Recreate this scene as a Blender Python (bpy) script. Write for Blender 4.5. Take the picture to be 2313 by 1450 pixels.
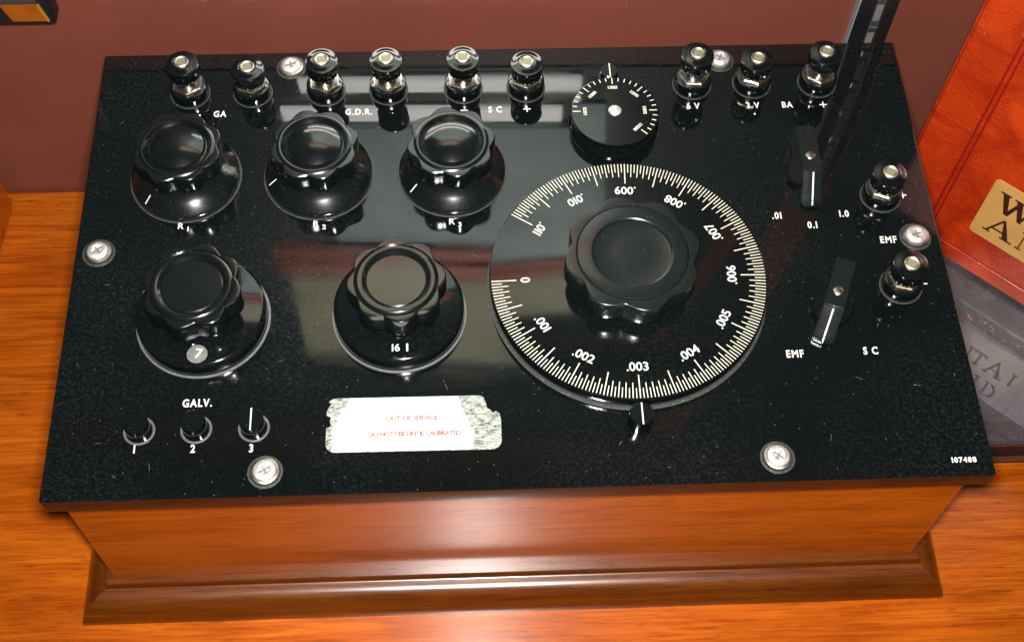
import bpy, bmesh, math, random
from mathutils import Vector, Matrix
PI = math.pi
random.seed(7)
for o in list(bpy.data.objects): bpy.data.objects.remove(o)
sc = bpy.context.scene
C = sc.collection
mm = 0.001

# ---------------------------------------------------------------- camera
cam_d = bpy.data.cameras.new('camera'); cam = bpy.data.objects.new('camera', cam_d); C.objects.link(cam)
cam.location = (-0.02271, -0.33819, 0.64925)
cam.rotation_euler = (0.52627, -0.01817, -0.03901)
cam_d.sensor_width = 36; cam_d.lens = 3011.19/2313*36
cam_d.clip_start = 0.01; cam_d.clip_end = 20
sc.camera = cam

# ---------------------------------------------------------------- world: a dim warm room
w = bpy.data.worlds.new('World'); sc.world = w; w.use_nodes = True
bg = w.node_tree.nodes['Background']; bg.inputs[0].default_value = (1.0, 0.80, 0.62, 1); bg.inputs[1].default_value = 0.035

# ---------------------------------------------------------------- flash beside the lens, and an added out-of-frame spot brightening the wall board
def area(name, loc, aim, sx, sy, power, col):
    l = bpy.data.lights.new(name, 'AREA'); l.shape = 'RECTANGLE'; l.size = sx; l.size_y = sy; l.energy = power; l.color = col
    o = bpy.data.objects.new(name, l); C.objects.link(o); o.location = loc
    o.rotation_euler = (Vector(aim)-Vector(loc)).to_track_quat('-Z', 'Y').to_euler()
    return o
def spot(name, loc, aim, power, ang, blend, col):
    l = bpy.data.lights.new(name, 'SPOT'); l.energy = power; l.spot_size = math.radians(ang); l.spot_blend = blend; l.color = col; l.shadow_soft_size = 0.02
    o = bpy.data.objects.new(name, l); C.objects.link(o); o.location = loc
    o.rotation_euler = (Vector(aim)-Vector(loc)).to_track_quat('-Z', 'Y').to_euler(); return o
spot('added_board_spot', (-0.02, -0.75, 1.15), (-0.02, 0.136, 0.375), 46, 15, 0.55, (1.0, 0.95, 0.86))
area('camera_flash', (-0.021, -0.3205, 0.6515), (0.0, 0.0, 0.10), 0.044, 0.026, 10.2, (1.0, 0.965, 0.91))
sc.view_settings.view_transform = 'Standard'; sc.view_settings.look = 'None'
sc.view_settings.gamma = 1; sc.view_settings.exposure = 0.0
sc.render.engine = 'CYCLES'
sc.cycles.max_bounces = 8; sc.cycles.glossy_bounces = 5; sc.cycles.caustics_reflective = True
sc.cycles.sample_clamp_indirect = 60; sc.cycles.blur_glossy = 0.0

# ---------------------------------------------------------------- node helpers
def newmat(name):
    m = bpy.data.materials.new(name); m.use_nodes = True
    nt = m.node_tree; b = nt.nodes['Principled BSDF']
    return m, nt, b
def N(nt, t, **kw):
    n = nt.nodes.new(t)
    for k, v in kw.items():
        if k in n.inputs.keys(): n.inputs[k].default_value = v
        else: setattr(n, k, v)
    return n
def coords(nt, scale=(1, 1, 1), rot=(0, 0, 0)):
    t = N(nt, 'ShaderNodeTexCoord'); mp = N(nt, 'ShaderNodeMapping'); nt.links.new(t.outputs['Object'], mp.inputs[0])
    mp.inputs['Scale'].default_value = scale; mp.inputs['Rotation'].default_value = rot
    return mp.outputs[0]
def noise(nt, vec, scale, detail=4, rough=0.55, dist=0.0):
    n = N(nt, 'ShaderNodeTexNoise'); n.inputs['Scale'].default_value = scale; n.inputs['Detail'].default_value = detail
    n.inputs['Roughness'].default_value = rough; n.inputs['Distortion'].default_value = dist
    nt.links.new(vec, n.inputs['Vector']); return n.outputs['Fac']
def ramp(nt, fac, stops):
    r = N(nt, 'ShaderNodeValToRGB'); e = r.color_ramp.elements
    while len(e) < len(stops): e.new(0.5)
    for i, (p, c) in enumerate(stops):
        e[i].position = p; e[i].color = (*c, 1) if len(c) == 3 else c
    nt.links.new(fac, r.inputs[0]); return r.outputs[0]
def mix(nt, fac, a, b, mode='MIX'):
    m = N(nt, 'ShaderNodeMix'); m.data_type = 'RGBA'; m.blend_type = mode
    for s, v in ((0, fac), (6, a), (7, b)):
        if hasattr(v, 'is_linked'): nt.links.new(v, m.inputs[s])
        else: m.inputs[s].default_value = v if s == 0 else (*v, 1)
    return m.outputs[2]
def math_(nt, op, a, b=0.0, clamp=False):
    m = N(nt, 'ShaderNodeMath'); m.operation = op; m.use_clamp = clamp
    for s, v in ((0, a), (1, b)):
        if hasattr(v, 'is_linked'): nt.links.new(v, m.inputs[s])
        else: m.inputs[s].default_value = v
    return m.outputs[0]
def bump(nt, b, height, strength=0.2, dist=0.0005):
    n = N(nt, 'ShaderNodeBump'); n.inputs['Strength'].default_value = strength; n.inputs['Distance'].default_value = dist
    nt.links.new(height, n.inputs['Height']); nt.links.new(n.outputs[0], b.inputs['Normal'])
def setp(b, **kw):
    names = dict(rough='Roughness', metal='Metallic', ior='IOR', coat='Coat Weight', crough='Coat Roughness', spec='Specular IOR Level', cior='Coat IOR')
    for k, v in kw.items():
        if k == 'col': b.inputs['Base Color'].default_value = (*v, 1)
        else: b.inputs[names[k]].default_value = v

# ---------------------------------------------------------------- materials
def bakelite(name, dust=0.5, rough=0.07, ior=1.62, base=0.0035, scale=1.0):
    """polished black moulded plastic carrying fine dust and hair scratches"""
    m, nt, b = newmat(name)
    v = coords(nt)
    sp = noise(nt, v, 1300*scale, 3, 0.7)
    spots = ramp(nt, sp, [(0.60, (0, 0, 0)), (0.78, (1, 1, 1))])
    n2 = noise(nt, v, 620*scale, 5, 0.75)
    grit = ramp(nt, n2, [(0.47, (0, 0, 0)), (0.80, (1, 1, 1))])
    n3 = noise(nt, v, 9, 4, 0.6)
    patch = ramp(nt, n3, [(0.38, (0.12,)*3), (0.66, (1, 1, 1))])
    d1 = mix(nt, 1.0, grit, patch, 'MULTIPLY')
    f = math_(nt, 'MULTIPLY', math_(nt, 'ADD', math_(nt, 'MULTIPLY', spots, 0.5), d1), 0.062*dust, True)
    vo = N(nt, 'ShaderNodeTexVoronoi'); vo.inputs['Scale'].default_value = 210*scale; nt.links.new(v, vo.inputs['Vector'])
    flk = math_(nt, 'MULTIPLY', math_(nt, 'LESS_THAN', vo.outputs['Distance'], 0.06), 0.16*dust)
    f2 = math_(nt, 'ADD', f, flk, True)
    col = mix(nt, f2, (base*0.7, base*1.15, base*1.2), (0.29, 0.37, 0.38))
    nt.links.new(col, b.inputs['Base Color'])
    sm = ramp(nt, noise(nt, coords(nt, (6, 26, 10), (0, 0, 0.25)), 2.2, 5, 0.65, 1.2), [(0.42, (0, 0, 0)), (0.70, (1, 1, 1))])
    rr = math_(nt, 'ADD', math_(nt, 'ADD', math_(nt, 'MULTIPLY', f2, 0.5), math_(nt, 'MULTIPLY', sm, 0.10*dust)), rough, True); nt.links.new(rr, b.inputs['Roughness'])
    setp(b, ior=ior)
    return m
M = {}
M['panel'] = bakelite('polished_black_panel', 1.0, 0.045, 1.60, 0.0028)
M['knob'] = bakelite('black_bakelite', 0.45, 0.15, 1.75, 0.004)
M['charcoal'] = bakelite('dulled_bakelite', 0.7, 0.21, 1.60, 0.007)
M['dial'] = bakelite('black_dial', 0.5, 0.08, 1.62, 0.003)
M['post'] = bakelite('black_post_plastic', 0.2, 0.13, 1.85, 0.003)

def metal(name, col, rough, n=0.12, scale=500):
    m, nt, b = newmat(name); v = coords(nt)
    f = noise(nt, v, scale, 4, 0.6)
    c = ramp(nt, f, [(0.3, tuple(x*0.6 for x in col)), (0.65, col)])
    nt.links.new(c, b.inputs['Base Color']); setp(b, metal=0.8 if name == 'bright_steel' else 1.0)
    nt.links.new(math_(nt, 'ADD', math_(nt, 'MULTIPLY', f, n), rough-n/2), b.inputs['Roughness'])
    bump(nt, b, f, 0.15, 0.0002)
    return m
M['nickel'] = metal('nickel_plated_brass', (0.62, 0.57, 0.49), 0.34)
M['steel'] = metal('bright_steel', (0.93, 0.93, 0.92), 0.50, 0.25)
M['brass'] = metal('worn_brass', (0.66, 0.62, 0.48), 0.5, 0.2)

def paint(name, col, rough=0.6, var=0.15, scale=300):
    m, nt, b = newmat(name); v = coords(nt)
    f = noise(nt, v, scale, 4)
    c = ramp(nt, f, [(0.3, tuple(x*(1-var) for x in col)), (0.7, col)])
    nt.links.new(c, b.inputs['Base Color']); setp(b, rough=rough)
    return m
M['engraving'] = paint('white_engraving_fill', (0.80, 0.78, 0.72), 0.6, 0.25, 700)
M['tick'] = paint('cream_scale_fill', (0.74, 0.70, 0.56), 0.6, 0.3, 500)
M['window'] = paint('clouded_number_disc', (0.17, 0.17, 0.16), 0.3, 0.3, 400)
M['black_print'] = paint('black_print', (0.02, 0.02, 0.02), 0.5)
M['lint'] = paint('pale_lint', (0.085, 0.09, 0.088), 0.7)
M['dark_recess'] = paint('dark_recess', (0.16, 0.14, 0.13), 0.5)
M['figure'] = paint('black_figure', (0.03, 0.03, 0.03), 0.5)
M['dust'] = paint('settled_dust', (0.045, 0.048, 0.045), 0.6, 0.8, 900)

def wood(name, c1, c2, c3, stretch=(3, 40, 40), scale=6, rough=0.3, coat=0.35, crough=0.15, dist=1.5, fleck=0.5, spec=0.15, fs=1.0, wave=0.0):
    """long grain along x: broad figure, thin dark fibres and short open pores"""
    m, nt, b = newmat(name)
    v = coords(nt, stretch)
    big = noise(nt, v, scale, 7, 0.68, dist)
    c = ramp(nt, big, [(0.30, c1), (0.50, c2), (0.70, c3)])
    fib = noise(nt, coords(nt, (20*fs, 520*fs, 520*fs)), 1.0, 4, 0.75, 0.6)
    c = mix(nt, 1.0, c, ramp(nt, fib, [(0.34, (1-fleck, 1-fleck*1.2, 1-fleck*1.2)), (0.55, (1, 1, 1)), (0.72, (1.12, 1.14, 1.1))]), 'MULTIPLY')
    pore = noise(nt, coords(nt, (75*fs, 620*fs, 620*fs)), 1.0, 2, 0.5)
    pm = ramp(nt, noise(nt, coords(nt, (3, 12, 12)), 1.6, 4, 0.6), [(0.42, (0.25,)*3), (0.62, (1,)*3)])
    pf = math_(nt, 'MULTIPLY', ramp(nt, pore, [(0.60, (0,)*3), (0.68, (1,)*3)]), pm)
    c = mix(nt, math_(nt, 'MULTIPLY', pf, 0.62*fleck/0.4, True), c, tuple(x*0.28 for x in c1))
    pt = noise(nt, coords(nt, (2, 5, 5)), 2.4, 4, 0.6, 1.0)
    c = mix(nt, 1.0, c, ramp(nt, pt, [(0.30, (0.74, 0.64, 0.55)), (0.62, (1.05, 1.07, 1.05))]), 'MULTIPLY')
    nt.links.new(c, b.inputs['Base Color'])
    setp(b, coat=coat, crough=crough, spec=spec)
    nt.links.new(math_(nt, 'ADD', math_(nt, 'MULTIPLY', fib, 0.2), rough-0.1), b.inputs['Roughness'])
    bump(nt, b, math_(nt, 'SUBTRACT', fib, pf), 0.10, 0.0003)
    return m
M['table'] = wood('varnished_table_wood', (0.265, 0.0440, 0.0012), (0.380, 0.0800, 0.0030), (0.460, 0.1180, 0.0070), (2.6, 26, 26), 2.4, 0.34, 0.42, 0.17, 1.6, 0.38)
M['case'] = wood('red_mahogany_boards', (0.260, 0.0500, 0.0015), (0.365, 0.0800, 0.0025), (0.43, 0.1030, 0.0040), (2.2, 45, 45), 4, 0.30, 0.55, 0.20, 0.6, 0.34, 0.2, 1.2)
M['mould'] = wood('brown_moulding', (0.0680, 0.0160, 0.0008), (0.1000, 0.0256, 0.0016), (0.1360, 0.0368, 0.0024), (2, 60, 60), 4, 0.30, 0.7, 0.20, 0.6, 0.35, 0.25, 1.3)

def wallmat():
    m, nt, b = newmat('brown_painted_wall'); v = coords(nt)
    a = noise(nt, v, 7, 4); f = noise(nt, v, 260, 3)
    c = ramp(nt, a, [(0.3, (0.128, 0.0320, 0.020)), (0.7, (0.160, 0.0425, 0.026))])
    nt.links.new(c, b.inputs['Base Color']); setp(b, rough=0.55); bump(nt, b, f, 0.15, 0.0004); return m
M['wall'] = wallmat()

def leather(name, c1, c2, sc_=420, rough=0.32, bs=0.6, coat=0.4, crough=0.25, bd=0.0006, wr=0.5):
    m, nt, b = newmat(name); v = coords(nt)
    vo = N(nt, 'ShaderNodeTexVoronoi'); vo.feature = 'DISTANCE_TO_EDGE'; vo.inputs['Scale'].default_value = sc_; nt.links.new(v, vo.inputs['Vector'])
    n1 = noise(nt, v, 28, 5, 0.65, 1.0); n2 = noise(nt, coords(nt, (1, 3, 1), (0, 0, 0.6)), 70, 5, 0.7, 2.0)
    h = math_(nt, 'ADD', math_(nt, 'MULTIPLY', vo.outputs['Distance'], 1.0), math_(nt, 'MULTIPLY', n2, wr))
    c = ramp(nt, n1, [(0.32, c1), (0.66, c2)])
    nt.links.new(c, b.inputs['Base Color']); setp(b, rough=rough, coat=coat, crough=crough); bump(nt, b, h, bs, bd); return m
M['red_leather'] = leather('orange_red_leather', (0.23, 0.0090, 0.0010), (0.46, 0.0400, 0.0030), 430, 0.36, 0.70, 0.8, 0.26, 0.0006, 0.8)
M['black_leather'] = leather('black_grained_leather', (0.0224, 0.0216, 0.0264), (0.0600, 0.0576, 0.0656), 520, 0.34, 0.9, 0.5, 0.28)
M['glare_leather'] = leather('smooth_glare_grey_leather', (0.0680, 0.0672, 0.0760), (0.1280, 0.1264, 0.1360), 900, 0.26, 0.10, 1.0, 0.24)  # glare on the black leather put into its grey colour
M['burnt_line'] = paint('burnt_red_tooling', (0.22, 0.004, 0.001), 0.45, 0.3)
M['edge_board'] = paint('dark_red_brown_board', (0.060, 0.012, 0.006), 0.5)
M['tan'] = paint('tan_label', (0.4960, 0.2720, 0.0800), 0.4, 0.2, 60)
M['label_ink'] = paint('dark_red_ink', (0.035, 0.006, 0.004), 0.5)
M['gold_fleck'] = paint('rubbed_gilt', (0.35, 0.16, 0.07), 0.4, 0.4)
M['pages'] = paint('cream_pages', (0.6, 0.5, 0.36), 0.8)
M['paper'] = paint('white_paper_label', (0.92, 0.90, 0.87), 0.7, 0.03, 120)
M['red_ink'] = paint('faded_red_ink', (0.62, 0.14, 0.13), 0.7, 0.35, 900)
def foil():
    m, nt, b = newmat('torn_backing_foil'); v = coords(nt, (1, 2.2, 1), (0, 0, 0.5))
    f = noise(nt, v, 150, 5, 0.7, 2.5)
    c = ramp(nt, f, [(0.36, (0.03, 0.035, 0.03)), (0.46, (0.20, 0.22, 0.19)), (0.64, (0.46, 0.49, 0.44))])
    nt.links.new(c, b.inputs['Base Color']); setp(b, rough=0.45); bump(nt, b, f, 0.6, 0.001); return m
M['foil'] = foil()
M['black_paint'] = paint('black_enamel', (0.005, 0.005, 0.006), 0.5, 0.2)
M['grey_strip'] = paint('grey_painted_steel', (0.030, 0.032, 0.032), 0.6)
M['dark_sheet'] = paint('dark_sheet_paint', (0.022, 0.030, 0.031), 0.5, 0.3, 12)
M['hole'] = paint('dark_stud_centre', (0.20, 0.19, 0.13), 0.5)  # darker disc at the centre of each stud
M['rim'] = paint('pale_grey_rim', (0.11, 0.115, 0.11), 0.3)  # pale grey rings below the drums and round the keys
M['edge_glint'] = paint('painted_edge_glint', (0.22, 0.24, 0.26), 0.4)  # pale strip colour painting the lit edge of the upright
M['glint_metal'] = metal('slot_glint_metal', (0.5, 0.5, 0.5), 0.4)
M['orange_patch'] = paint('orange_patch', (0.2880, 0.0720, 0.0032), 0.5, 0.3, 120)
M['amber_trim'] = paint('amber_trim', (0.35, 0.18, 0.02), 0.5)
M['scuffed'] = leather('scuffed_black', (0.01, 0.01, 0.012), (0.12, 0.12, 0.15), 160, 0.4, 0.8)
M['teal_board'] = paint('grey_green_board', (0.64, 0.80, 0.78), 0.6, 0.42, 16)
M['pale_strip'] = paint('pale_trim', (0.80, 0.78, 0.74), 0.4, 0.05)
M['red_strip'] = paint('red_trim', (0.75, 0.17, 0.11), 0.5, 0.3, 20)
M['olive_board'] = paint('olive_board', (0.62, 0.60, 0.40), 0.6, 0.42, 13)
def lampmat(name, col, s):
    m, nt, b = newmat(name); setp(b, col=(0.8, 0.8, 0.8)); b.inputs['Emission Color'].default_value = (*col, 1); b.inputs['Emission Strength'].default_value = s; return m
M['tube'] = lampmat('lit_tube', (1.0, 0.95, 0.88), 4.6)

# ---------------------------------------------------------------- object helpers
def link(name, me, mat, parent=None, smooth=None):
    if mat is not None: me.materials.append(M[mat] if isinstance(mat, str) else mat)
    if smooth is not None:
        for p in me.polygons: p.use_smooth = True
        me.set_sharp_from_angle(angle=math.radians(smooth))
    o = bpy.data.objects.new(name, me); C.objects.link(o)
    if parent: o.parent = parent
    return o
def fin(name, bm, mat, parent=None, smooth=None, loc=None, rz=0):
    bmesh.ops.recalc_face_normals(bm, faces=bm.faces)
    me = bpy.data.meshes.new(name); bm.to_mesh(me); bm.free()
    o = link(name, me, mat, parent, smooth)
    if loc is not None: o.location = loc
    o.rotation_euler[2] = rz
    return o
def lathe(bm, prof, seg=64, cx=0, cy=0, z0=0, mod=None, cap=True):
    """prof: (r, z) from bottom to top in metres; mod(theta, r, z, i) -> radius"""
    rings = []
    for i, (r, z) in enumerate(prof):
        if r <= 1e-7: rings.append([bm.verts.new((cx, cy, z0+z))]); continue
        ring = []
        for k in range(seg):
            t = 2*PI*k/seg; rr = mod(t, r, z, i) if mod else r
            ring.append(bm.verts.new((cx+rr*math.cos(t), cy+rr*math.sin(t), z0+z)))
        rings.append(ring)
    for a, b in zip(rings, rings[1:]):
        if len(a) == 1 and len(b) == 1: continue
        for k in range(seg):
            k2 = (k+1) % seg
            if len(a) == 1: bm.faces.new((a[0], b[k2], b[k]))
            elif len(b) == 1: bm.faces.new((a[k], a[k2], b[0]))
            else: bm.faces.new((a[k], a[k2], b[k2], b[k]))
    if cap:
        if len(rings[0]) > 1: bm.faces.new(list(reversed(rings[0])))
        if len(rings[-1]) > 1: bm.faces.new(rings[-1])
def prism(bm, pts, z0, z1, mat4=None):
    a = [bm.verts.new((x, y, z0)) for x, y in pts]; b = [bm.verts.new((x, y, z1)) for x, y in pts]
    n = len(pts)
    fs = [bm.faces.new(list(reversed(a))), bm.faces.new(b)]
    for i in range(n): fs.append(bm.faces.new((a[i], a[(i+1) % n], b[(i+1) % n], b[i])))
    if mat4: bmesh.ops.transform(bm, matrix=mat4, verts=a+b)
    return a+b
def box(bm, x0, x1, y0, y1, z0, z1, bev=0, seg=2):
    t = bmesh.new(); prism(t, [(x0, y0), (x1, y0), (x1, y1), (x0, y1)], z0, z1)
    if bev: bmesh.ops.bevel(t, geom=t.edges[:], offset=bev, segments=seg, affect='EDGES', profile=0.5)
    me = bpy.data.meshes.new('t'); t.to_mesh(me); t.free(); bm.from_mesh(me); bpy.data.meshes.remove(me)
def rrect(x0, x1, y0, y1, r, n=6):
    p = []
    for cx, cy, a0 in ((x1-r, y1-r, 0), (x0+r, y1-r, 90), (x0+r, y0+r, 180), (x1-r, y0+r, 270)):
        for k in range(n+1):
            a = math.radians(a0+90*k/n); p.append((cx+r*math.cos(a), cy+r*math.sin(a)))
    return p
def textmesh(s, size, offset=0.0, extrude=0.00006, space=1.05, align='CENTER'):
    cu = bpy.data.curves.new('t', 'FONT'); cu.body = s; cu.size = size; cu.align_x = align; cu.align_y = 'CENTER'
    cu.offset = offset; cu.extrude = extrude; cu.resolution_u = 3; cu.space_character = space
    o = bpy.data.objects.new('t', cu); C.objects.link(o)
    bpy.context.view_layer.update()
    me = bpy.data.meshes.new_from_object(o.evaluated_get(bpy.context.evaluated_depsgraph_get()))
    bpy.data.objects.remove(o); bpy.data.curves.remove(cu)
    return me
def text(s, x, y, z, size, parent, rot=0, name='lettering', mat='engraving', label=None, **kw):
    me = textmesh(s, size, **kw); o = link(name, me, mat, parent); o.location = (x, y, z); o.rotation_euler[2] = rot
    if label: o['label'] = label
    return o
def empty(name, loc, label, cat, group=None, rot=(0, 0, 0)):
    o = bpy.data.objects.new(name, None); C.objects.link(o); o.location = loc; o.rotation_euler = rot; o.empty_display_size = 0.02
    o['label'] = label; o['category'] = cat
    if group: o['group'] = group
    return o

# ---------------------------------------------------------------- setting
WY = 0.1362                                   # face of the wall
bm = bmesh.new(); box(bm, -1.1, 1.1, WY, WY+0.03, -0.4, 1.15); o = fin('wall', bm, 'wall'); o['kind'] = 'structure'
table = empty('table', (0, -0.30, 0), 'varnished orange-brown wooden table top that the black instrument stands on', 'table')
bm = bmesh.new(); box(bm, -1.0, 1.0, -0.55, 0.4346, -0.03, 0.0, 0.0012, 3); o = fin('tabletop', bm, 'table', table, 40)

# ---------------------------------------------------------------- the potentiometer
H = 0.13407                                   # top face of the panel
PT = 0.0100
pot = empty('potentiometer', (0, 0, 0), 'black-panelled electrical measuring instrument with knobs and dials in a mahogany case on the table', 'potentiometer')
DX, DY = 0.200, 0.1202
CXI, CYF = 0.1971, 0.1121
# case boards (butted at the corners)
zb, zt = 0.0185, H-PT
T = 0.009
for nm, (x0, x1, y0, y1), rz in (('front_board', (-CXI, CXI, -CYF, -CYF+T), 0), ('back_board', (-CXI, CXI, CYF-T, CYF), 0)):
    bm = bmesh.new(); box(bm, x0, x1, y0, y1, 0.001, zt-0.0004, 0.0004); fin(nm, bm, 'case', pot)
for s in (-1, 1):
    bm = bmesh.new(); x0, x1 = sorted((s*(CXI-0.0003), s*(CXI-T))); box(bm, x0, x1, -CYF+T, CYF-T, 0.001, zt-0.0004, 0); fin('side_board', bm, 'case', pot)
# mitred base moulding, four lengths
prof = [(0.0, 0.0), (0.0174, 0.0), (0.0174, 0.0022), (0.0171, 0.0044), (0.0163, 0.0070), (0.0150, 0.0096), (0.0132, 0.0119), (0.0110, 0.0137),
        (0.0088, 0.0147), (0.0066, 0.0151), (0.0052, 0.0151), (0.0044, 0.0155), (0.0041, 0.0164), (0.0040, 0.0192), (0.0035, 0.0200), (0.0, 0.0200)]
def moulding(ax, sgn):
    bm = bmesh.new(); L = []
    for e in (-1, 1):
        ring = []
        for o_, z in prof:
            if ax == 'x': ring.append(bm.verts.new((e*(CXI+o_), sgn*(CYF+o_), z)))
            else: ring.append(bm.verts.new((sgn*(CXI+o_), e*(CYF+o_), z)))
        L.append(ring)
    n = len(prof)
    for i in range(n): bm.faces.new((L[0][i], L[0][(i+1) % n], L[1][(i+1) % n], L[1][i]))
    bm.faces.new(L[0]); bm.faces.new(L[1])
    return fin('base_moulding', bm, 'mould', pot, 28)
for a, s in (('x', -1), ('x', 1), ('y', -1), ('y', 1)): moulding(a, s)
# panel slab
bm = bmesh.new(); prism(bm, rrect(-DX, DX, -DY, DY, 0.0012, 3), H-PT, H)
bmesh.ops.bevel(bm, geom=[e for e in bm.edges if abs(e.verts[0].co.z-H) < 1e-6 and abs(e.verts[1].co.z-H) < 1e-6], offset=0.0011, segments=3, affect='EDGES', profile=0.6)
panel = fin('panel', bm, 'panel', pot, 35)
panel['label'] = 'polished black panel covered in fine dust'

Z = H
# -- mounting screws
def screw(x, y, rz):
    bm = bmesh.new()
    lathe(bm, [(0.0066, 0), (0.0066, 0.0003), (0.0060, 0.0013), (0.0050, 0.0016), (0.0047, 0.0013)], 40, cap=False)
    s = fin('screw', bm, 'nickel', pot, 40, (x, y, Z+0.0001))
    bm = bmesh.new()
    lathe(bm, [(0.0050, 0.0006), (0.0050, 0.0016), (0.0046, 0.0024), (0.0036, 0.0030), (0.0029, 0.0032), (0.0026, 0.0027), (0.0018, 0.0023), (0.0, 0.0021)], 40)
    fin('screw_head', bm, 'steel', s, 30)
    bm = bmesh.new()
    box(bm, -0.0026, 0.0026, -0.00035, 0.00035, 0.0020, 0.00285); 
    fin('drive_slot', bm, 'dark_recess', s, None, None, rz)
    bm = bmesh.new()
    box(bm, -0.0022, 0.0022, -0.00035, 0.00035, 0.0020, 0.0028)
    fin('drive_slot', bm, 'dark_recess', s, None, None, rz+PI/2)
    # dust ring settled round the washer
    bm = bmesh.new(); lathe(bm, [(0.0075, 0), (0.0073, 0.00012), (0.0066, 0.00012)], 40, cap=False); fin('dust_ring', bm, 'dust', s, None, (0, 0, -0.00005))
for i, (x, y) in enumerate(((-0.1063, 0.1100), (0.1091, 0.1096), (-0.1893, 0.0018), (0.1884, 0.0006), (-0.1077, -0.1094), (0.1082, -0.1094))):
    screw(x, y, (0.3, 1.1, 0.7, 0.2, 0.5, 0.9)[i])

# -- binding posts
def knurl(t, r, z, i):
    return r*(1+0.045*math.cos(24*t)) if 2 <= i <= 5 else r
def post(x, y, up, rz, label=None):
    bm = bmesh.new()
    lathe(bm, [(0.00903, 0), (0.0091, 0.0018), (0.0091, 0.0036), (0.00902, 0.0054), (0.0086, 0.0062), (0.0078, 0.0066), (0.0, 0.0066)], 64)
    p = fin('binding_post', bm, 'post', pot, 35, (x, y, Z), (x*37.0) % 0.12)
    if label: p['label'] = label
    bm = bmesh.new(); t = 0.0021
    hexp = [(0.0079*math.cos(PI/3*k-PI/2), 0.0079*math.sin(PI/3*k-PI/2)) for k in range(6)]
    prism(bm, hexp, 0.0066, 0.0066+t)
    bmesh.ops.bevel(bm, geom=[e for e in bm.edges if min(v.co.z for v in e.verts) > 0.0082], offset=0.0007, segments=2, affect='EDGES')
    fin('nut', bm, 'nickel', p, 25, None, rz)
    bm = bmesh.new(); lathe(bm, [(0.0049, 0.0084), (0.0047, up+0.002)], 32); fin('stem', bm, 'post', p, 35)
    pr = [(0.0050, 0.0), (0.0066, 0.0004), (0.0071, 0.0012), (0.0074, 0.0018), (0.0075, 0.0052), (0.0072, 0.0056), (0.0073, 0.0062), (0.0079, 0.0068), (0.0081, 0.0076),
          (0.0080, 0.0081), (0.0077, 0.0084), (0.0066, 0.0086), (0.0054, 0.0092), (0.0044, 0.0094), (0.0038, 0.0091), (0.0, 0.0091)]
    pr = [(r, z*1.1) for r, z in pr]
    bm = bmesh.new(); lathe(bm, pr, 104, z0=up, mod=knurl); fin('cap', bm, 'post', p, 28)
    bm = bmesh.new(); lathe(bm, [(0.0035, 0.0088), (0.0035, 0.0096), (0.0030, 0.0100), (0.0024, 0.0097), (0.0018, 0.0092), (0.0, 0.0091)], 28, z0=up+0.0010); fin('stud', bm, 'brass', p, 35)
    bm = bmesh.new(); lathe(bm, [(0.0021, 0.0101), (0.0021, 0.01068), (0, 0.01068)], 20, z0=up); fin('stud_hole', bm, 'hole', p)
    bm = bmesh.new(); lathe(bm, [(0.0098, 0), (0.0096, 0.0001), (0.0091, 0.0001)], 48, cap=False); fin('dust_ring', bm, 'dust', p, None, (0, 0, 0.00006))
for x, y, hi, rz in ((-0.1552, 0.0945, 1, 0.0), (-0.1246, 0.0945, 0, 0.1), (-0.0886, 0.0945, 1, 0.03), (-0.0577, 0.0945, 1, 0.0), (-0.0207, 0.0945, 1, 0.0), (0.0104, 0.0945, 0, 0.05),
                     (0.0934, 0.0943, 1, 0.35), (0.1235, 0.0943, 0, 0.15), (0.1563, 0.0940, 1, -0.1), (0.1761, 0.0242, 0, 0.1), (0.1765, -0.0260, 0, 0.2)):
    post(x, y, 0.0131 if hi else 0.0089, rz)

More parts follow.
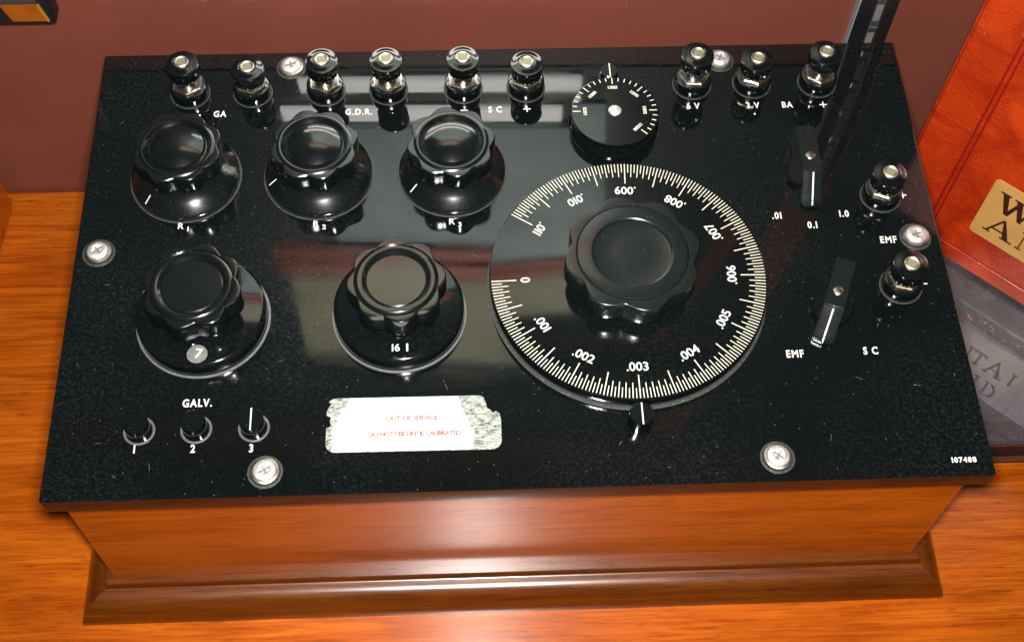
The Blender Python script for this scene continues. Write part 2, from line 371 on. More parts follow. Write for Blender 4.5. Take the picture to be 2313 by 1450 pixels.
# -- scalloped knobs
def lobe(t, R, dep, n=8, ph=0.0):
    c = 0.5+0.5*math.cos(n*(t-ph)); return R-dep*(1-c**0.68)
def scallop(name, parent, x, y, R, dep, z0, z1, style, ph=0.0):
    bm = bmesh.new(); seg = 160; rings = []
    hgt = z1-z0
    # (inset, z, blend to circle, circle radius)
    pr = [(0.0040, z0, 0, 0), (0.0012, z0, 0, 0), (0.0002, z0+0.0004, 0, 0), (0.0, z0+0.0012, 0, 0), (-0.00006, z0+hgt*0.35, 0, 0), (-0.00006, z0+hgt*0.62, 0, 0), (0.00004, z1-0.0010, 0, 0), (0.0002, z1-0.0006, 0, 0), (0.0005, z1-0.0004, 0, 0), (0.0010, z1-0.00033, 0, 0)]
    rr = R-dep-0.0004
    if style == 'dome':
        k = R/0.0205
        pr += [(0, z1-0.0004, 1, rr-0.0004*k), (0, z1+0.0001, 1, rr-0.0010*k), (0, z1+0.0004, 1, rr-0.0018*k), (0, z1+0.0003, 1, rr-0.0026*k), (0, z1-0.0008, 1, rr-0.0034*k), (0, z1-0.0016, 1, rr-0.0042*k),
               (0, z1-0.0014, 1, rr-0.0047*k), (0, z1-0.0002, 1, rr-0.0055*k), (0, z1+0.0012, 1, 0.0098*k), (0, z1+0.0024, 1, 0.0070*k), (0, z1+0.0031, 1, 0.0040*k), (0, z1+0.0034, 1, 0.0018*k), (0, z1+0.00345, 1, 0)]
    elif style == 'flat':
        k = R/0.0213
        pr += [(0, z1-0.0004, 1, rr-0.0003*k), (0, z1-0.0009, 1, rr-0.0007*k), (0, z1-0.0002, 1, rr-0.0012*k), (0, z1+0.0003, 1, rr-0.0020*k), (0, z1+0.0004, 1, rr-0.0030*k), (0, z1+0.0001, 1, rr-0.0040*k),
               (0, z1-0.0008, 1, rr-0.0048*k), (0, z1-0.0013, 1, rr-0.0053*k), (0, z1-0.0010, 1, rr-0.0059*k), (0, z1-0.0008, 1, 0.0030), (0, z1-0.0008, 1, 0)]
    else:
        pr += [(0, z1-0.0003, 1, 0.0252), (0, z1-0.0003, 1, 0.0248), (0, z1-0.0008, 1, 0.0245), (0, z1-0.0001, 1, 0.0241), (0, z1+0.0001, 1, 0.0235), (0, z1+0.0001, 1, 0.0180),
               (0, z1-0.0002, 1, 0.0175), (0, z1-0.0009, 1, 0.0171), (0, z1-0.0011, 1, 0.0164), (0, z1-0.0009, 1, 0.0080), (0, z1-0.0008, 1, 0)]
    for ins, z, bl, cr in pr:
        if bl and cr == 0: rings.append([bm.verts.new((0, 0, z))]); continue
        ring = []
        for k_ in range(seg):
            t = 2*PI*k_/seg; r = (lobe(t, R, dep, ph=ph)-ins) if not bl else cr
            ring.append(bm.verts.new((r*math.cos(t), r*math.sin(t), z)))
        rings.append(ring)
    for a, b in zip(rings, rings[1:]):
        for k_ in range(seg):
            k2 = (k_+1) % seg
            if len(b) == 1: bm.faces.new((a[k_], a[k2], b[0]))
            else: bm.faces.new((a[k_], a[k2], b[k2], b[k_]))
    bm.faces.new(list(reversed(rings[0])))
    return fin(name, bm, 'charcoal' if style == 'big' else 'knob', parent, 24, (x, y, 0))
def bar(bm, x0, y0, x1, y1, w, z0, z1):
    d = Vector((x1-x0, y1-y0)); n = Vector((-d.y, d.x)).normalized()*w/2
    prism(bm, [(x0-n.x, y0-n.y), (x1-n.x, y1-n.y), (x1+n.x, y1+n.y), (x0+n.x, y0+n.y)], z0, z1)

for x, ang, ph, lb in ((-0.1529, 226, 0.42, 'black scalloped domed knob marked R1'), (-0.0902, 200, 0.28, 'black scalloped domed knob marked R2'), (-0.0270, 215, 0.18, 'black scalloped domed knob marked R3')):
    y = 0.0434
    bm = bmesh.new()
    lathe(bm, [(0.0250, 0.0006), (0.0252, 0.0012), (0.0252, 0.0026), (0.0246, 0.0034), (0.0200, 0.0066), (0.0168, 0.0096), (0.0150, 0.0128), (0.0146, 0.0150)], 96)
    k = fin('rheostat_knob', bm, 'knob', pot, 30, (x, y, Z)); k['label'] = lb
    scallop('grip', k, 0, 0, 0.0206, 0.0024, 0.0140, 0.0243, 'dome', ph)
    a = math.radians(ang); bm = bmesh.new()
    d = Vector((math.cos(a), math.sin(a)))
    for (ra, za), (rb, zb_) in (((0.0242, 0.0037), (0.0203, 0.0064)),):
        n = Vector((-d.y, d.x))*0.00028
        vs = [bm.verts.new((d.x*ra-n.x, d.y*ra-n.y, za+0.0001)), bm.verts.new((d.x*ra+n.x, d.y*ra+n.y, za+0.0001)), bm.verts.new((d.x*rb+n.x, d.y*rb+n.y, zb_+0.00035)), bm.verts.new((d.x*rb-n.x, d.y*rb-n.y, zb_+0.00035))]
        bm.faces.new(vs)
    fin('index_mark', bm, 'engraving', k)
    bm = bmesh.new(); lathe(bm, [(0.0262, 0), (0.0258, 0.0001), (0.0252, 0.0001)], 72, cap=False); fin('dust_ring', bm, 'dust', k, None, (0, 0, 0.00006))

for x, y, R0, txt, ph, lb in ((-0.1388, -0.0348, 0.0286, '7', 0.55, 'black scalloped knob on a drum with 7 in its window'), (-0.0518, -0.0344, 0.0289, '16', 0.12, 'black scalloped knob on a drum with 16 in its window')):
    bm = bmesh.new()
    lathe(bm, [(R0, 0.0003), (R0, 0.0010), (R0+0.00005, 0.0032), (R0+0.00004, 0.0054), (R0-0.0001, 0.0073), (R0-0.0010, 0.0082), (R0-0.0018, 0.0086), (0.0, 0.0086)], 112)
    k = fin('decade_switch', bm, 'dial', pot, 30, (x, y, Z)); k['label'] = lb
    bm = bmesh.new(); lathe(bm, [(R0+0.0012, 0), (R0+0.0011, 0.0004), (R0+0.0002, 0.0006)], 112, cap=False); fin('foot_ring', bm, 'rim', k, 30, (0, 0, 0.0001))
    bm = bmesh.new(); lathe(bm, [(0.0110, 0.0086), (0.0110, 0.0180)], 48); fin('hub', bm, 'knob', k, 30)
    scallop('grip', k, 0, 0, 0.0216, 0.0026, 0.0176, 0.0296, 'flat', ph)
    wx, wy = 0.0004, -0.0223
    bm = bmesh.new(); lathe(bm, [(0.0052, 0.0086), (0.0050, 0.0091), (0.0045, 0.0088), (0.0044, 0.0087)], 40, wx, wy, cap=False); fin('window_rim', bm, 'dial', k, 35)
    bm = bmesh.new(); lathe(bm, [(0.0045, 0.0086), (0.0045, 0.00875)], 40, wx, wy); wd = fin('number_window', bm, 'window' if txt == '7' else 'dial', k)
    if txt == '7':
        text('7', x=wx+0.0006, y=wy, z=0.0089, size=0.0062, parent=k, rot=-0.15, mat='engraving', name='number', offset=0.0001)
    else:
        text('I6', wx-0.0016, wy, 0.0089, 0.0050, k, mat='engraving', name='number', offset=0.00006)
        text('I', wx+0.0034, wy, 0.0089, 0.0050, k, mat='engraving', name='number', offset=0.00016)

# -- the big slide-wire dial
bx, by, R0, h = 0.0513, -0.0218, 0.0626, 0.0080
bm = bmesh.new()
lathe(bm, [(R0-0.0022, 0.0006), (R0-0.0004, 0.0012), (R0, 0.0030), (R0, h-0.0008), (R0-0.0002, h-0.0002), (R0-0.0007, h), (0.0, h)], 200)
dial = fin('main_dial', bm, 'dial', pot, 30, (bx, by, Z)); dial['label'] = 'large black dial graduated from 0 to .011 round its rim'
bm = bmesh.new(); a0, step = 181.6, 29.5
for i in range(221):
    a = math.radians(a0+step*i/20)
    L = 0.0120 if i % 10 == 0 else (0.0082 if i % 2 == 0 else 0.0056)
    ra, rb = R0-0.0008, R0-L
    bar(bm, ra*math.cos(a), ra*math.sin(a), rb*math.cos(a), rb*math.sin(a), 0.00040 if i % 10 else 0.00048, h+0.00003, h+0.00009)
fin('scale_marks', bm, 'tick', dial)
for i in range(12):
    a = math.radians(a0+step*i); rt = 0.0468
    s = '0' if i == 0 else '.0%s' % ('0%s' % ('I' if i == 1 else i) if i < 10 else ('I0' if i == 10 else 'II'))
    text(s, rt*math.cos(a), rt*math.sin(a), h+0.00004, 0.0059, dial, a+PI/2, name='number', offset=0.00007, space=1.0)
bm = bmesh.new(); lathe(bm, [(0.016, h), (0.016, 0.0150)], 64); fin('hub', bm, 'knob', dial, 30)
g = scallop('grip', dial, 0, 0, 0.0303, 0.0034, 0.0150, 0.0272, 'big', 0.20)
bm = bmesh.new(); lathe(bm, [(R0+0.0010, 0), (R0+0.0004, 0.0001), (R0-0.0014, 0.0001)], 120, cap=False); fin('dust_ring', bm, 'dust', dial, None, (0, 0, 0.00006))

# -- the small standard-cell dial
sx, sy, R1, h1 = 0.0523, 0.0711, 0.0213, 0.0094
bm = bmesh.new()
lathe(bm, [(0.0220, 0.0004), (0.0220, 0.0014), (0.0204, 0.0046), (0.0201, 0.0052), (0.0204, 0.0057), (0.0211, 0.0064), (R1, h1-0.0006), (R1-0.0003, h1-0.0001), (R1-0.0007, h1), (0.0, h1)], 120)
sd = fin('standard_cell_dial', bm, 'dial', pot, 30, (sx, sy, Z)); sd['label'] = 'small black dial with a silver screw at its centre'
bm = bmesh.new()
for i in range(26):
    a = math.radians(180-9*i); L = 0.0046 if i % 5 == 0 else 0.0029
    ra, rb = R1-0.0008, R1-L
    bar(bm, ra*math.cos(a), ra*math.sin(a), rb*math.cos(a), rb*math.sin(a), 0.00050, h1+0.00003, h1+0.00009)
fin('scale_marks', bm, 'tick', sd)
for i, s in enumerate(('I.0I75', 'I.0I80', 'I.0I85', 'I.0I90', 'I.0I95', 'I.0200')):
    a = math.radians(180-45*i); rt = 0.0144
    text(s, rt*math.cos(a), rt*math.sin(a), h1+0.00004, 0.00235, sd, a-PI/2, name='number', offset=0.00006, space=0.95, mat='tick')
bm = bmesh.new(); lathe(bm, [(0.0031, 0), (0.0031, 0.0005), (0.0026, 0.0009), (0.0011, 0.0011), (0.0009, 0.0007), (0, 0.0006)], 32); fin('screw', bm, 'steel', sd, 30, (0, 0, h1))
# -- fixed pointers
for x, y, r, hh, dx, lb in ((0.0512, -0.0913, 0.0053, 0.0090, 0.0002, 'round black pointer with a white line below the large dial'), (0.0515, 0.0976, 0.0046, 0.0082, 0.0004, 'round black pointer with a white line above the small dial')):
    bm = bmesh.new(); lathe(bm, [(r, 0), (r+0.0001, hh*0.35), (r+0.0001, hh*0.7), (r-0.00003, hh-0.0004), (r-0.0005, hh), (0, hh)], 48); p = fin('pointer', bm, 'post', pot, 30, (x, y, Z)); p['label'] = lb
    bm = bmesh.new(); box(bm, dx-0.0003, dx+0.0003, -r*0.96, r*0.96, hh, hh+0.0001); fin('index_line', bm, 'tick', p)

# -- bar switches
def switch(x, y, rz, lb):
    bm = bmesh.new(); lathe(bm, [(0.0098, 0), (0.0098, 0.0022), (0.0092, 0.0030), (0, 0.0030)], 64)
    s = fin('bar_switch', bm, 'dial', pot, 30, (x, y, Z), rz); s['label'] = lb
    W2 = 0.0045; hz = 0.0142; bm = bmesh.new()
    # stations along y: front foot, front step, front top, back top, back foot (ridge in the middle of the slope)
    st = [(-0.0194, 0.0004, 0.0004), (-0.0194, 0.0022, 0.0028), (-0.0180, 0.0038, 0.0046), (-0.0080, hz, hz), (0.0182, hz, hz), (0.0194, hz-0.004, hz-0.004), (0.0194, 0.0004, 0.0004)]
    rows = []
    for i, (yy, ze, zm) in enumerate(st):
        nose = -0.0009 if i < 3 else 0
        rows.append([bm.verts.new((-W2, yy, ze)), bm.verts.new((0, yy+nose, zm)), bm.verts.new((W2, yy, ze))])
    for a, b in zip(rows, rows[1:]):
        bm.faces.new((a[0], a[1], b[1], b[0])); bm.faces.new((a[1], a[2], b[2], b[1]))
    bm.faces.new([r[0] for r in rows]); bm.faces.new([r[2] for r in rows]); bm.faces.new((rows[0][0], rows[0][1], rows[0][2], rows[-1][2], rows[-1][1], rows[-1][0]))
    bmesh.ops.recalc_face_normals(bm, faces=bm.faces)
    bmesh.ops.bevel(bm, geom=[e for e in bm.edges if len(e.link_faces) == 2 and e.calc_face_angle(0) > 0.25], offset=0.00045, segments=2, affect='EDGES')
    fin('handle', bm, 'charcoal', s, 20)
    bm = bmesh.new()
    for (ya, za), (yb, zb_) in (((-0.00895, hz-0.0004), (-0.0184, 0.0046)), ((-0.0187, 0.0044), (-0.02015, 0.0028))):
        w_ = 0.00036; vs = [bm.verts.new((sx_*w_, yy-0.00022, zz+0.00022)) for sx_, yy, zz in ((-1, ya, za), (1, ya, za), (1, yb, zb_), (-1, yb, zb_))]; bm.faces.new(vs)
    fin('index_line', bm, 'engraving', s)
    bm = bmesh.new(); lathe(bm, [(0.0023, hz-0.0002), (0.0023, hz+0.0004), (0.0018, hz+0.0008), (0, hz+0.0009)], 28, 0, 0.0004); fin('screw', bm, 'nickel', s, 40)
switch(0.1418, 0.0379, 0, 'black bar switch pointing straight down at 0.1'); switch(0.1427, -0.0368, -0.38, 'black bar switch turned towards the lower EMF mark')

# -- galvanometer keys
for i, x in enumerate((-0.1622, -0.1382, -0.1138)):
    bm = bmesh.new(); lathe(bm, [(0.0052, -0.001), (0.0053, 0.0020), (0.0053, 0.0045), (0.0052, 0.0070), (0.0049, 0.0074), (0, 0.0074)], 44)
    k = fin('key_button', bm, 'dial', pot, 30, (x, -0.0882, Z)); k['label'] = ('black push key above the figure 1', 'black push key above the figure 2', 'black push key with a white line above the figure 3')[i]
    bm = bmesh.new(); lathe(bm, [(0.0068, 0), (0.0066, 0.00035), (0.0063, 0.00045), (0.0060, 0.00030), (0.0057, 0.00008)], 56, cap=False); fin('key_rim', bm, 'rim', k, 40, (0.0003, -0.0006, 0.00005))
    if i == 2:
        bm = bmesh.new(); box(bm, -0.00028, 0.00028, -0.0052, 0.0052, 0.0074, 0.0075); fin('index_line', bm, 'engraving', k)

# -- engraved lettering on the panel
TZ = Z+0.00004
CAP = 0.0051
for s, x, y, sz in (('GA', -0.1399, 0.0811, CAP), ('G.D.R.', -0.0722, 0.0808, CAP), ('S C', -0.0053, 0.0806, CAP), ('6 V', 0.0926, 0.0805, CAP), ('3 V', 0.1223, 0.0802, CAP), ('BA', 0.1394, 0.0802, CAP),
                    ('.0I', 0.1251, 0.0140, CAP), ('0.I', 0.1412, 0.0083, CAP), ('I.0', 0.1570, 0.0143, CAP), ('EMF', 0.1754, -0.0009, CAP), ('EMF', 0.1228, -0.0600, CAP), ('S C', 0.1568, -0.0594, CAP),
                    ('GALV.', -0.1384, -0.0765, CAP), ('I', -0.1631, -0.0975, CAP), ('2', -0.1386, -0.0980, CAP), ('3', -0.1141, -0.0985, CAP), ('I07488', 0.1874, -0.1130, 0.0033)):
    o = text(s, x, y, TZ, sz, pot, offset=0.00013 if sz > 0.004 else 0.00010, space=1.2 if len(s) > 1 else 1); o.scale[0] = 0.80 if sz > 0.004 else 1
for s, x, y in (('R', -0.1526, 0.0152), ('R', -0.0901, 0.0148), ('R', -0.0270, 0.0144)):
    text('R', x-0.0008, y+0.0003, TZ, 0.0046, pot, offset=0.00008)
for s, x, y in (('I', -0.1500, 0.0138), ('2', -0.0872, 0.0133), ('3', -0.0241, 0.0130)):
    text(s, x+0.0002, y, TZ, 0.0036, pot, offset=0.00008)
bm = bmesh.new()
def plus(x, y, w=0.0036, t=0.0006):
    box(bm, x-w/2, x+w/2, y-t/2, y+t/2, TZ-0.00003, TZ+0.00005); box(bm, x-t/2, x+t/2, y-w/2, y+w/2, TZ-0.00002, TZ+0.00006)
for x, y in ((0.0104, 0.0808), (0.1575, 0.0800), (0.1869, 0.0244)):
    bm = bmesh.new(); plus(x, y); fin('plus_sign', bm, 'engraving', pot)
for x, y in ((-0.0205, 0.0807), (0.1872, -0.0252)):
    bm = bmesh.new(); box(bm, x-0.0018, x+0.0018, y-0.0003, y+0.0003, TZ-0.00003, TZ+0.00005); fin('minus_sign', bm, 'engraving', pot)

# -- lint and hair scratches lying on the panel
rl = random.Random(11); bm = bmesh.new()
keep = [(-0.153, 0.043, 0.027), (-0.09, 0.043, 0.027), (-0.027, 0.043, 0.027), (-0.139, -0.035, 0.031), (-0.052, -0.034, 0.031), (bx, by, 0.065), (sx, sy, 0.024)]
for i in range(44):
    x, y = rl.uniform(-0.196, 0.196), rl.uniform(-0.116, 0.085)
    if any((x-a)**2+(y-b)**2 < r*r for a, b, r in keep): continue
    a = rl.uniform(0, 2*PI); cu = rl.uniform(-160, 160); L = rl.choice((0.0008, 0.001, 0.0015, 0.002, 0.0035)); n = 6; w_ = rl.uniform(0.00006, 0.00013)
    P = []
    for k in range(n+1):
        P.append((x, y)); x += math.cos(a)*L/n; y += math.sin(a)*L/n; a += cu*L/n
    for (xa, ya), (xb, yb) in zip(P, P[1:]): bar(bm, xa, ya, xb, yb, w_*2, Z+0.00002, Z+0.00010)
o = fin('lint', bm, 'lint', pot); o['kind'] = 'stuff'
# -- torn label
lx, ly, lr = -0.0457, -0.0890, -0.006
fo = rrect(-0.0372, 0.0374, -0.0127, 0.0129, 0.0042, 5)
pts = []
for (x, y) in fo:
    if x > 0.028 and y > 0.006: continue
    pts.append((x, y))
# torn notch at the upper right
notch = [(0.0374, 0.0010), (0.0368, 0.0042), (0.0352, 0.0052), (0.0340, 0.0044), (0.0330, 0.0058), (0.0316, 0.0066), (0.0310, 0.0096), (0.0302, 0.0118), (0.0288, 0.0129)]
left = [p for p in pts if p[0] < 0]; right = [p for p in pts if p[0] >= 0]
up_left = [p for p in left if p[1] > 0]; lo_left = [p for p in left if p[1] <= 0]
ring = notch + up_left[:4] + [(-0.0352, 0.0100), (-0.0362, 0.0088), (-0.0371, 0.0066), (-0.0372, 0.0048), (-0.0352, 0.0036), (-0.0358, 0.0020), (-0.0350, -0.0004), (-0.0371, -0.0012)] + lo_left + right
bm = bmesh.new(); prism(bm, ring, 0.00004, 0.00016)
lab = fin('torn_label', bm, 'foil', pot, None, (lx, ly, Z), lr); lab['label'] = 'torn white paper label with faded red type'
rnd = random.Random(3)
top = [(-0.0262+0.0001, 0.0126)]
lf = []
n = 26
for i in range(n+1):
    t = i/n; yb = 0.0126-0.0250*t
    xb = -0.0268-0.0062*min(1, t*2.2)+rnd.uniform(-0.0009, 0.0009) - (0.0010 if t > 0.5 else 0)
    lf.append((xb, yb))
rt_ = []
for i in range(n+1):
    t = i/n; yb = -0.0124+0.0250*t
    xb = 0.0242+0.0012*math.sin(t*5)-0.0070*max(0, t-0.35)+rnd.uniform(-0.0008, 0.0008)
    rt_.append((xb, yb))
bm = bmesh.new(); prism(bm, lf+rt_, 0.00018, 0.00032); fin('paper', bm, 'paper', lab)
text('OUT OF SERVICE', -0.0007, 0.0026, 0.00036, 0.0030, lab, 0, 'red_type', 'red_ink', space=0.97, extrude=0.00002, offset=0.00016)
text('DO NOT USE UNTIL CALIBRATED', 0.0005, -0.0048, 0.00036, 0.0029, lab, 0, 'red_type', 'red_ink', space=0.88, extrude=0.00002, offset=0.00016)

# ---------------------------------------------------------------- shelf standard on the wall
std = empty('shelf_standard', (0.1910, WY, 0), 'black slotted metal upright fixed to the wall behind the right end of the instrument', 'upright')
def slab(name, x0, x1, dep0, dep1, z0, z1, mat, parent, bev=0.0006):
    bm = bmesh.new(); box(bm, x0, x1, -dep1, -dep0, z0, z1, bev); return fin(name, bm, mat, parent)
slab('side_flange', -0.0100, -0.0014, 0, 0.0050, 0.001, 0.252, 'black_paint', std)
slab('side_flange', 0.0038, 0.0100, 0, 0.0050, 0.001, 0.252, 'black_paint', std)
slab('slotted_web', -0.0014, 0.0038, 0, 0.0038, 0.001, 0.252, 'grey_strip', std, 0)
slab('edge_highlight', -0.0106, -0.0100, 0, 0.0052, 0.001, 0.252, 'edge_glint', std, 0.0002)
for i in range(11):
    z = 0.0135+0.0205*i
    slab('slot', -0.0004, 0.0030, 0.0036, 0.0040, z, z+0.0115, 'dark_recess', std, 0)
    slab('slot_glint', -0.0008, 0.0036, 0.0038, 0.0046, z+0.0125, z+0.0160, 'glint_metal', std, 0.0003)  # added bright chips, painting the glint off each slot

# ---------------------------------------------------------------- black case with orange patch, top left
bc = empty('wall_case', (-0.2365, WY, 0.1512), 'black case with an orange patch on the brown wall, left of the instrument', 'case')
bm = bmesh.new(); prism(bm, rrect(-0.110, 0.0170, -0.012, -0.0002, 0.002, 3), 0.0015, 0.045); fin('body', bm, 'black_paint', bc, 35)
bm = bmesh.new(); box(bm, -0.110, -0.0125, -0.0130, -0.0121, 0.0022, 0.030, 0.0003); fin('scuffed_panel', bm, 'scuffed', bc)
bm = bmesh.new()
q = [(-0.0060, 0.0157), (0.0118, 0.0157), (0.0140, 0.0048), (-0.0028, 0.0048)]
prism(bm, q, 0.0122, 0.0130, Matrix.Rotation(PI/2, 4, 'X')); fin('orange_patch', bm, 'orange_patch', bc)
bm = bmesh.new(); bar(bm, 0.0122, 0.0158, 0.0145, 0.0046, 0.0008, 0.0122, 0.0133); bmesh.ops.transform(bm, matrix=Matrix.Rotation(PI/2, 4, 'X'), verts=bm.verts); fin('trim', bm, 'amber_trim', bc)
bm = bmesh.new(); box(bm, -0.0085, 0.0120, -0.0131, -0.0121, 0.0170, 0.0190); fin('light_strip', bm, 'grey_strip', bc)

# ---------------------------------------------------------------- wooden block at the left edge
wb = empty('wooden_box', (-0.304, 0.113, 0), 'orange wooden box at the back left corner of the table top', 'box')
bm = bmesh.new(); prism(bm, [(-0.10, -0.06), (0.0125, -0.06), (0.0180, 0.012), (-0.10, 0.012)], 0.0005, 0.031); bmesh.ops.bevel(bm, geom=bm.edges[:], offset=0.0008, segments=2, affect='EDGES'); fin('body', bm, 'table', wb, 40)

# ---------------------------------------------------------------- board on the wall above (seen only in the polished panel)
bd = empty('wall_display', (-0.03, WY, 0.17), 'lit display board with pale and red trims on the wall, mirrored in the black panel', 'display board')
slab('light_tube', -0.082, 0.072, 0.0015, 0.0042, -0.0038, 0.0070, 'tube', bd, 0.001)
slab('light_tube', -0.096, 0.062, 0.0015, 0.0042, 0.0190, 0.0310, 'tube', bd, 0.001)
slab('board', -0.074, 0.085, 0.0015, 0.005, 0.0350, 0.150, 'teal_board', bd, 0.001)
slab('trim', -0.125, 0.095, 0.0015, 0.006, 0.170, 0.184, 'red_strip', bd, 0.001)
slab('trim', -0.122, 0.095, 0.0015, 0.006, 0.192, 0.210, 'red_strip', bd, 0.001)
slab('board', -0.118, 0.076, 0.0015, 0.005, 0.214, 0.360, 'olive_board', bd, 0.001)
slab('added_dark_sheet', -0.480, 0.208, 0.0, 0.0010, -0.008, 0.560, 'dark_sheet', bd, 0)  # added sheets, keep the brown wall out of the panel's reflection
slab('added_dark_sheet', 0.2350, 0.60, 0.0, 0.0010, -0.008, 0.560, 'dark_sheet', bd, 0)
slab('back_plate', -0.100, 0.082, 0.0010, 0.0012, -0.001, 0.0345, 'grey_strip', bd, 0)
slab('back_plate', -0.080, 0.075, 0.0, 0.0012, 0.035, 0.37, 'teal_board', bd, 0)

# ---------------------------------------------------------------- books at the right
e1 = Vector((0.74387685, -0.66831671, 0)); e2 = Vector((0.6683167*math.cos(math.radians(85)), 0.7438769*math.cos(math.radians(85)), math.sin(math.radians(85)))); e3 = e1.cross(e2)   # e3 faces the viewer
C0 = Vector((0.21543265, 0.08513987, 0.026))
rb = empty('red_book', (0, 0, 0), 'orange-red leather book with a tan label standing at the right edge of the photo', 'book')
rb.matrix_world = Matrix((( e1.x, e2.x, e3.x, C0.x), (e1.y, e2.y, e3.y, C0.y), (e1.z, e2.z, e3.z, C0.z), (0, 0, 0, 1)))
# local frame: x along the bottom edge, y up the cover, z out of the cover
bm = bmesh.new(); prism(bm, rrect(0.0, 0.150, 0.0, 0.205, 0.003, 4), -0.0035, -0.0004)
bmesh.ops.bevel(bm, geom=[e for e in bm.edges if abs(e.verts[0].co.z-e.verts[1].co.z) < 1e-7], offset=0.0011, segments=3, affect='EDGES'); fin('cover', bm, 'red_leather', rb, 40)
bm = bmesh.new(); prism(bm, rrect(0.0, 0.150, 0.0, 0.205, 0.003, 4), -0.030, -0.0270); fin('back_cover', bm, 'red_leather', rb, 40)
bm = bmesh.new(); box(bm, 0.004, 0.146, 0.003, 0.202, -0.0268, -0.0037); fin('pages', bm, 'pages', rb)
bm = bmesh.new(); box(bm, -0.0010, 0.0035, 0.0, 0.205, -0.0290, -0.0015, 0.001); fin('spine', bm, 'red_leather', rb, 40)
def lline(name, off, wd, z1, mat, bev):
    bm = bmesh.new()
    box(bm, 0.0232+off, 0.0232+off+wd, 0.0098+off*0.5, 0.1935, -0.0007, z1, bev); box(bm, 0.0232+off+wd, 0.140, 0.0098+off*0.5, 0.0098+off*0.5+wd*0.7, -0.0007, z1-0.00003, bev)
    fin(name, bm, mat, rb, 60)
lline('tooled_line', 0.0, 0.0010, -0.00025, 'burnt_line', 0); lline('raised_cord', 0.0012, 0.0012, 0.0004, 'red_leather', 0.0004); lline('tooled_line', 0.0030, 0.0010, -0.00025, 'burnt_line', 0)
bm = bmesh.new(); prism(bm, rrect(0.0450, 0.128, 0.0290, 0.0715, 0.0025, 4), -0.0006, 0.0001)
bmesh.ops.bevel(bm, geom=[e for e in bm.edges if min(v.co.z for v in e.verts) > 0], offset=0.0003, segments=2, affect='EDGES'); lb = fin('title_label', bm, 'tan', rb, 40)
def glyph(ch, x, y, hgt, wd, z0=0.0001, z1=0.0003, name='letter', mat='label_ink', parent=None, mtx=None):
    """serif capitals drawn from quads in a unit box"""
    q = []
    if ch == 'W':
        q = [[(0.02, 1), (0.20, 1), (0.40, 0), (0.28, 0)], [(0.28, 0.0), (0.40, 0.0), (0.56, 0.72), (0.50, 0.88)], [(0.42, 1), (0.60, 1), (0.80, 0), (0.68, 0)], [(0.68, 0), (0.76, 0), (0.97, 1), (0.90, 1)],
             [(-0.04, 0.93), (0.27, 0.93), (0.27, 1), (-0.04, 1)], [(0.37, 0.93), (0.66, 0.93), (0.66, 1), (0.37, 1)], [(0.82, 0.93), (1.05, 0.93), (1.05, 1), (0.82, 1)]]
    if ch == 'A':
        q = [[(0.02, 0), (0.11, 0), (0.50, 0.90), (0.46, 1)], [(0.46, 1), (0.54, 1), (0.94, 0), (0.70, 0)], [(0.22, 0.28), (0.70, 0.28), (0.66, 0.36), (0.26, 0.36)], [(-0.06, 0), (0.22, 0), (0.22, 0.07), (-0.06, 0.07)], [(0.60, 0), (1.06, 0), (1.06, 0.07), (0.60, 0.07)]]
    if ch == 'I': q = [[(0.40, 0), (0.60, 0), (0.60, 1), (0.40, 1)], [(0.22, 0), (0.78, 0), (0.78, 0.07), (0.22, 0.07)], [(0.22, 0.93), (0.78, 0.93), (0.78, 1), (0.22, 1)]]
    if ch == 'T': q = [[(0.42, 0), (0.60, 0), (0.60, 0.93), (0.42, 0.93)], [(0.0, 0.92), (1, 0.92), (1, 1), (0, 1)], [(0, 0.76), (0.06, 0.76), (0.10, 0.92), (0, 0.92)], [(0.94, 0.76), (1, 0.76), (1, 0.92), (0.90, 0.92)], [(0.28, 0), (0.74, 0), (0.74, 0.07), (0.28, 0.07)]]
    if ch == 'N': q = [[(-0.02, 0.93), (0.22, 0.93), (0.22, 1), (-0.02, 1)], [(0.10, 0), (0.16, 0), (0.16, 0.93), (0.10, 0.93)], [(0.10, 1), (0.30, 1), (0.90, 0), (0.72, 0)], [(-0.02, 0), (0.26, 0), (0.26, 0.07), (-0.02, 0.07)]]
    if ch == 'D' or ch == 'S':
        if ch == 'D':
            q = [[(0.12, 0.07), (0.30, 0.07), (0.30, 0.93), (0.12, 0.93)], [(0, 0), (0.45, 0), (0.45, 0.07), (0, 0.07)], [(0, 0.93), (0.45, 0.93), (0.45, 1), (0, 1)]]
            f = lambda a: (0.45+0.50*math.cos(a), 0.5+0.50*math.sin(a)); g_ = lambda a: (0.45+0.33*math.cos(a), 0.5+0.43*math.sin(a)); rng = [(-PI/2+PI*k/10) for k in range(11)]
            for a, b in zip(rng, rng[1:]): q.append([f(a), f(b), g_(b), g_(a)])
        else:
            cen = [(0.84, 0.80), (0.72, 0.93), (0.50, 0.97), (0.28, 0.90), (0.20, 0.74), (0.34, 0.60), (0.55, 0.49), (0.76, 0.36), (0.80, 0.20), (0.68, 0.07), (0.46, 0.03), (0.26, 0.08), (0.14, 0.24)]
            for (a, b), (c, d) in zip(cen, cen[1:]):
                v = Vector((c-a, d-b)).normalized(); n_ = Vector((-v.y, v.x))*(0.05+0.05*(1-abs(2*((b+d)/2)-1))); v = v*0.02
                q.append([(a-n_.x-v.x, b-n_.y-v.y), (c-n_.x+v.x, d-n_.y+v.y), (c+n_.x+v.x, d+n_.y+v.y), (a+n_.x-v.x, b+n_.y-v.y)])
    bm = bmesh.new()
    for k, qq in enumerate(q): prism(bm, [(x+u*wd, y+v*hgt) for u, v in qq], z0, z1+k*0.000006)
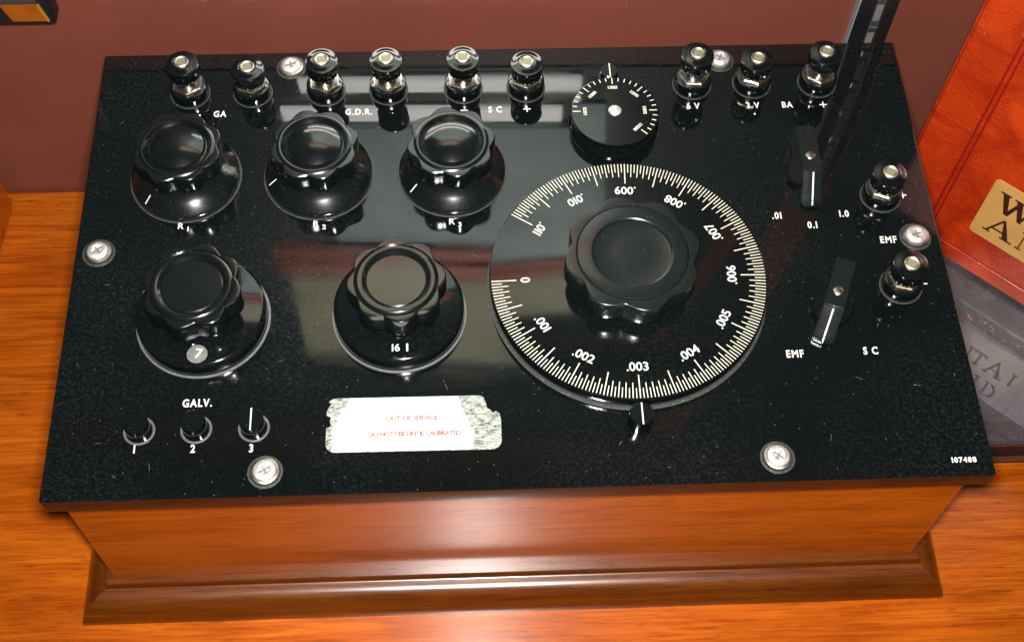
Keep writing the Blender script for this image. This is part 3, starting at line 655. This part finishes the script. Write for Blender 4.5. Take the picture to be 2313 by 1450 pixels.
    if mtx: bmesh.ops.transform(bm, matrix=mtx, verts=bm.verts)
    return fin(name, bm, mat, parent)
glyph('W', 0.0510, 0.0520, 0.0135, 0.0200, parent=rb)
glyph('A', 0.0518, 0.0355, 0.0130, 0.0155, parent=rb)
glyph('N', 0.0705, 0.0355, 0.0130, 0.0125, parent=rb)

fb = empty('black_folder', (0.36, 0.02, 0), 'black grained leather folder with embossed letters lying on the table under the red book', 'folder')
bm = bmesh.new(); prism(bm, rrect(-0.1440, 0.16, -0.0760, 0.105, 0.002, 3), 0.0195, 0.0240); bmesh.ops.bevel(bm, geom=[e for e in bm.edges if min(v.co.z for v in e.verts) > 0.023], offset=0.001, segments=3, affect='EDGES')
fin('cover', bm, 'black_leather', fb, 40)
bm = bmesh.new(); box(bm, -0.1420, 0.158, -0.0745, 0.103, 0.0040, 0.0194); fin('filling', bm, 'black_paint', fb)
bm = bmesh.new(); box(bm, -0.1440, 0.16, -0.0772, 0.105, 0.0004, 0.0034, 0.0006); fin('back_cover', bm, 'edge_board', fb)
# embossed diagonal band; ax runs along it, starting at P (folder-local)
ang = math.radians(-42.5)
def band(name, px, py, L, w0, w1, z0, z1, mat, bev=0.0003):
    bm = bmesh.new(); box(bm, -0.010, L, w0, w1, z0, z1, bev)
    for v in bm.verts: pass
    bmesh.ops.transform(bm, matrix=Matrix.Translation((px, py, 0)) @ Matrix.Rotation(ang, 4, 'Z'), verts=bm.verts)
    return fin(name, bm, mat, fb, 40)
ox, oy = 0.2484-0.36, 0.0171-0.02               # a point of the middle line
band('smooth_field', ox, oy, 0.085, -0.0345, -0.0004, 0.0236, 0.02420, 'glare_leather')
for wv in (0.0, 0.0010, 0.0108, 0.0116, -0.0345):
    band('tooled_line', ox, oy, 0.085, wv-0.0003, wv+0.0003, 0.0238, 0.0247, 'glare_leather', 0.0002)
Mx = Matrix.Translation((ox, oy, 0)) @ Matrix.Rotation(ang, 4, 'Z')
for ch, u, v, hh, wd in (('I', 0.0100, -0.0190, 0.0085, 0.0060), ('T', 0.0150, -0.0190, 0.0085, 0.0075), ('A', 0.0240, -0.0195, 0.0100, 0.0100), ('I', 0.0360, -0.0190, 0.0085, 0.0060),
                         ('S', 0.0150, -0.0320, 0.0075, 0.0055), ('I', 0.0210, -0.0320, 0.0080, 0.0065), ('D', 0.0285, -0.0325, 0.0085, 0.0080)):
    glyph(ch, u, v, hh, wd, 0.0241, 0.0251, 'embossed_letter', 'black_leather', fb, Mx)  # darker leather paints the shadows of the lettering
bm = bmesh.new(); rg = random.Random(5)
for i in range(22):
    u = rg.uniform(0.0, 0.05); v = rg.uniform(0.0030, 0.0080); s = rg.uniform(0.0003, 0.0008)
    prism(bm, [(u-s, v-s*0.6), (u+s*0.8, v-s*0.5), (u+s, v+s*0.7), (u-s*0.6, v+s)], 0.0239, 0.02407)
bmesh.ops.transform(bm, matrix=Mx, verts=bm.verts); fin('rubbed_gilding', bm, 'gold_fleck', fb)
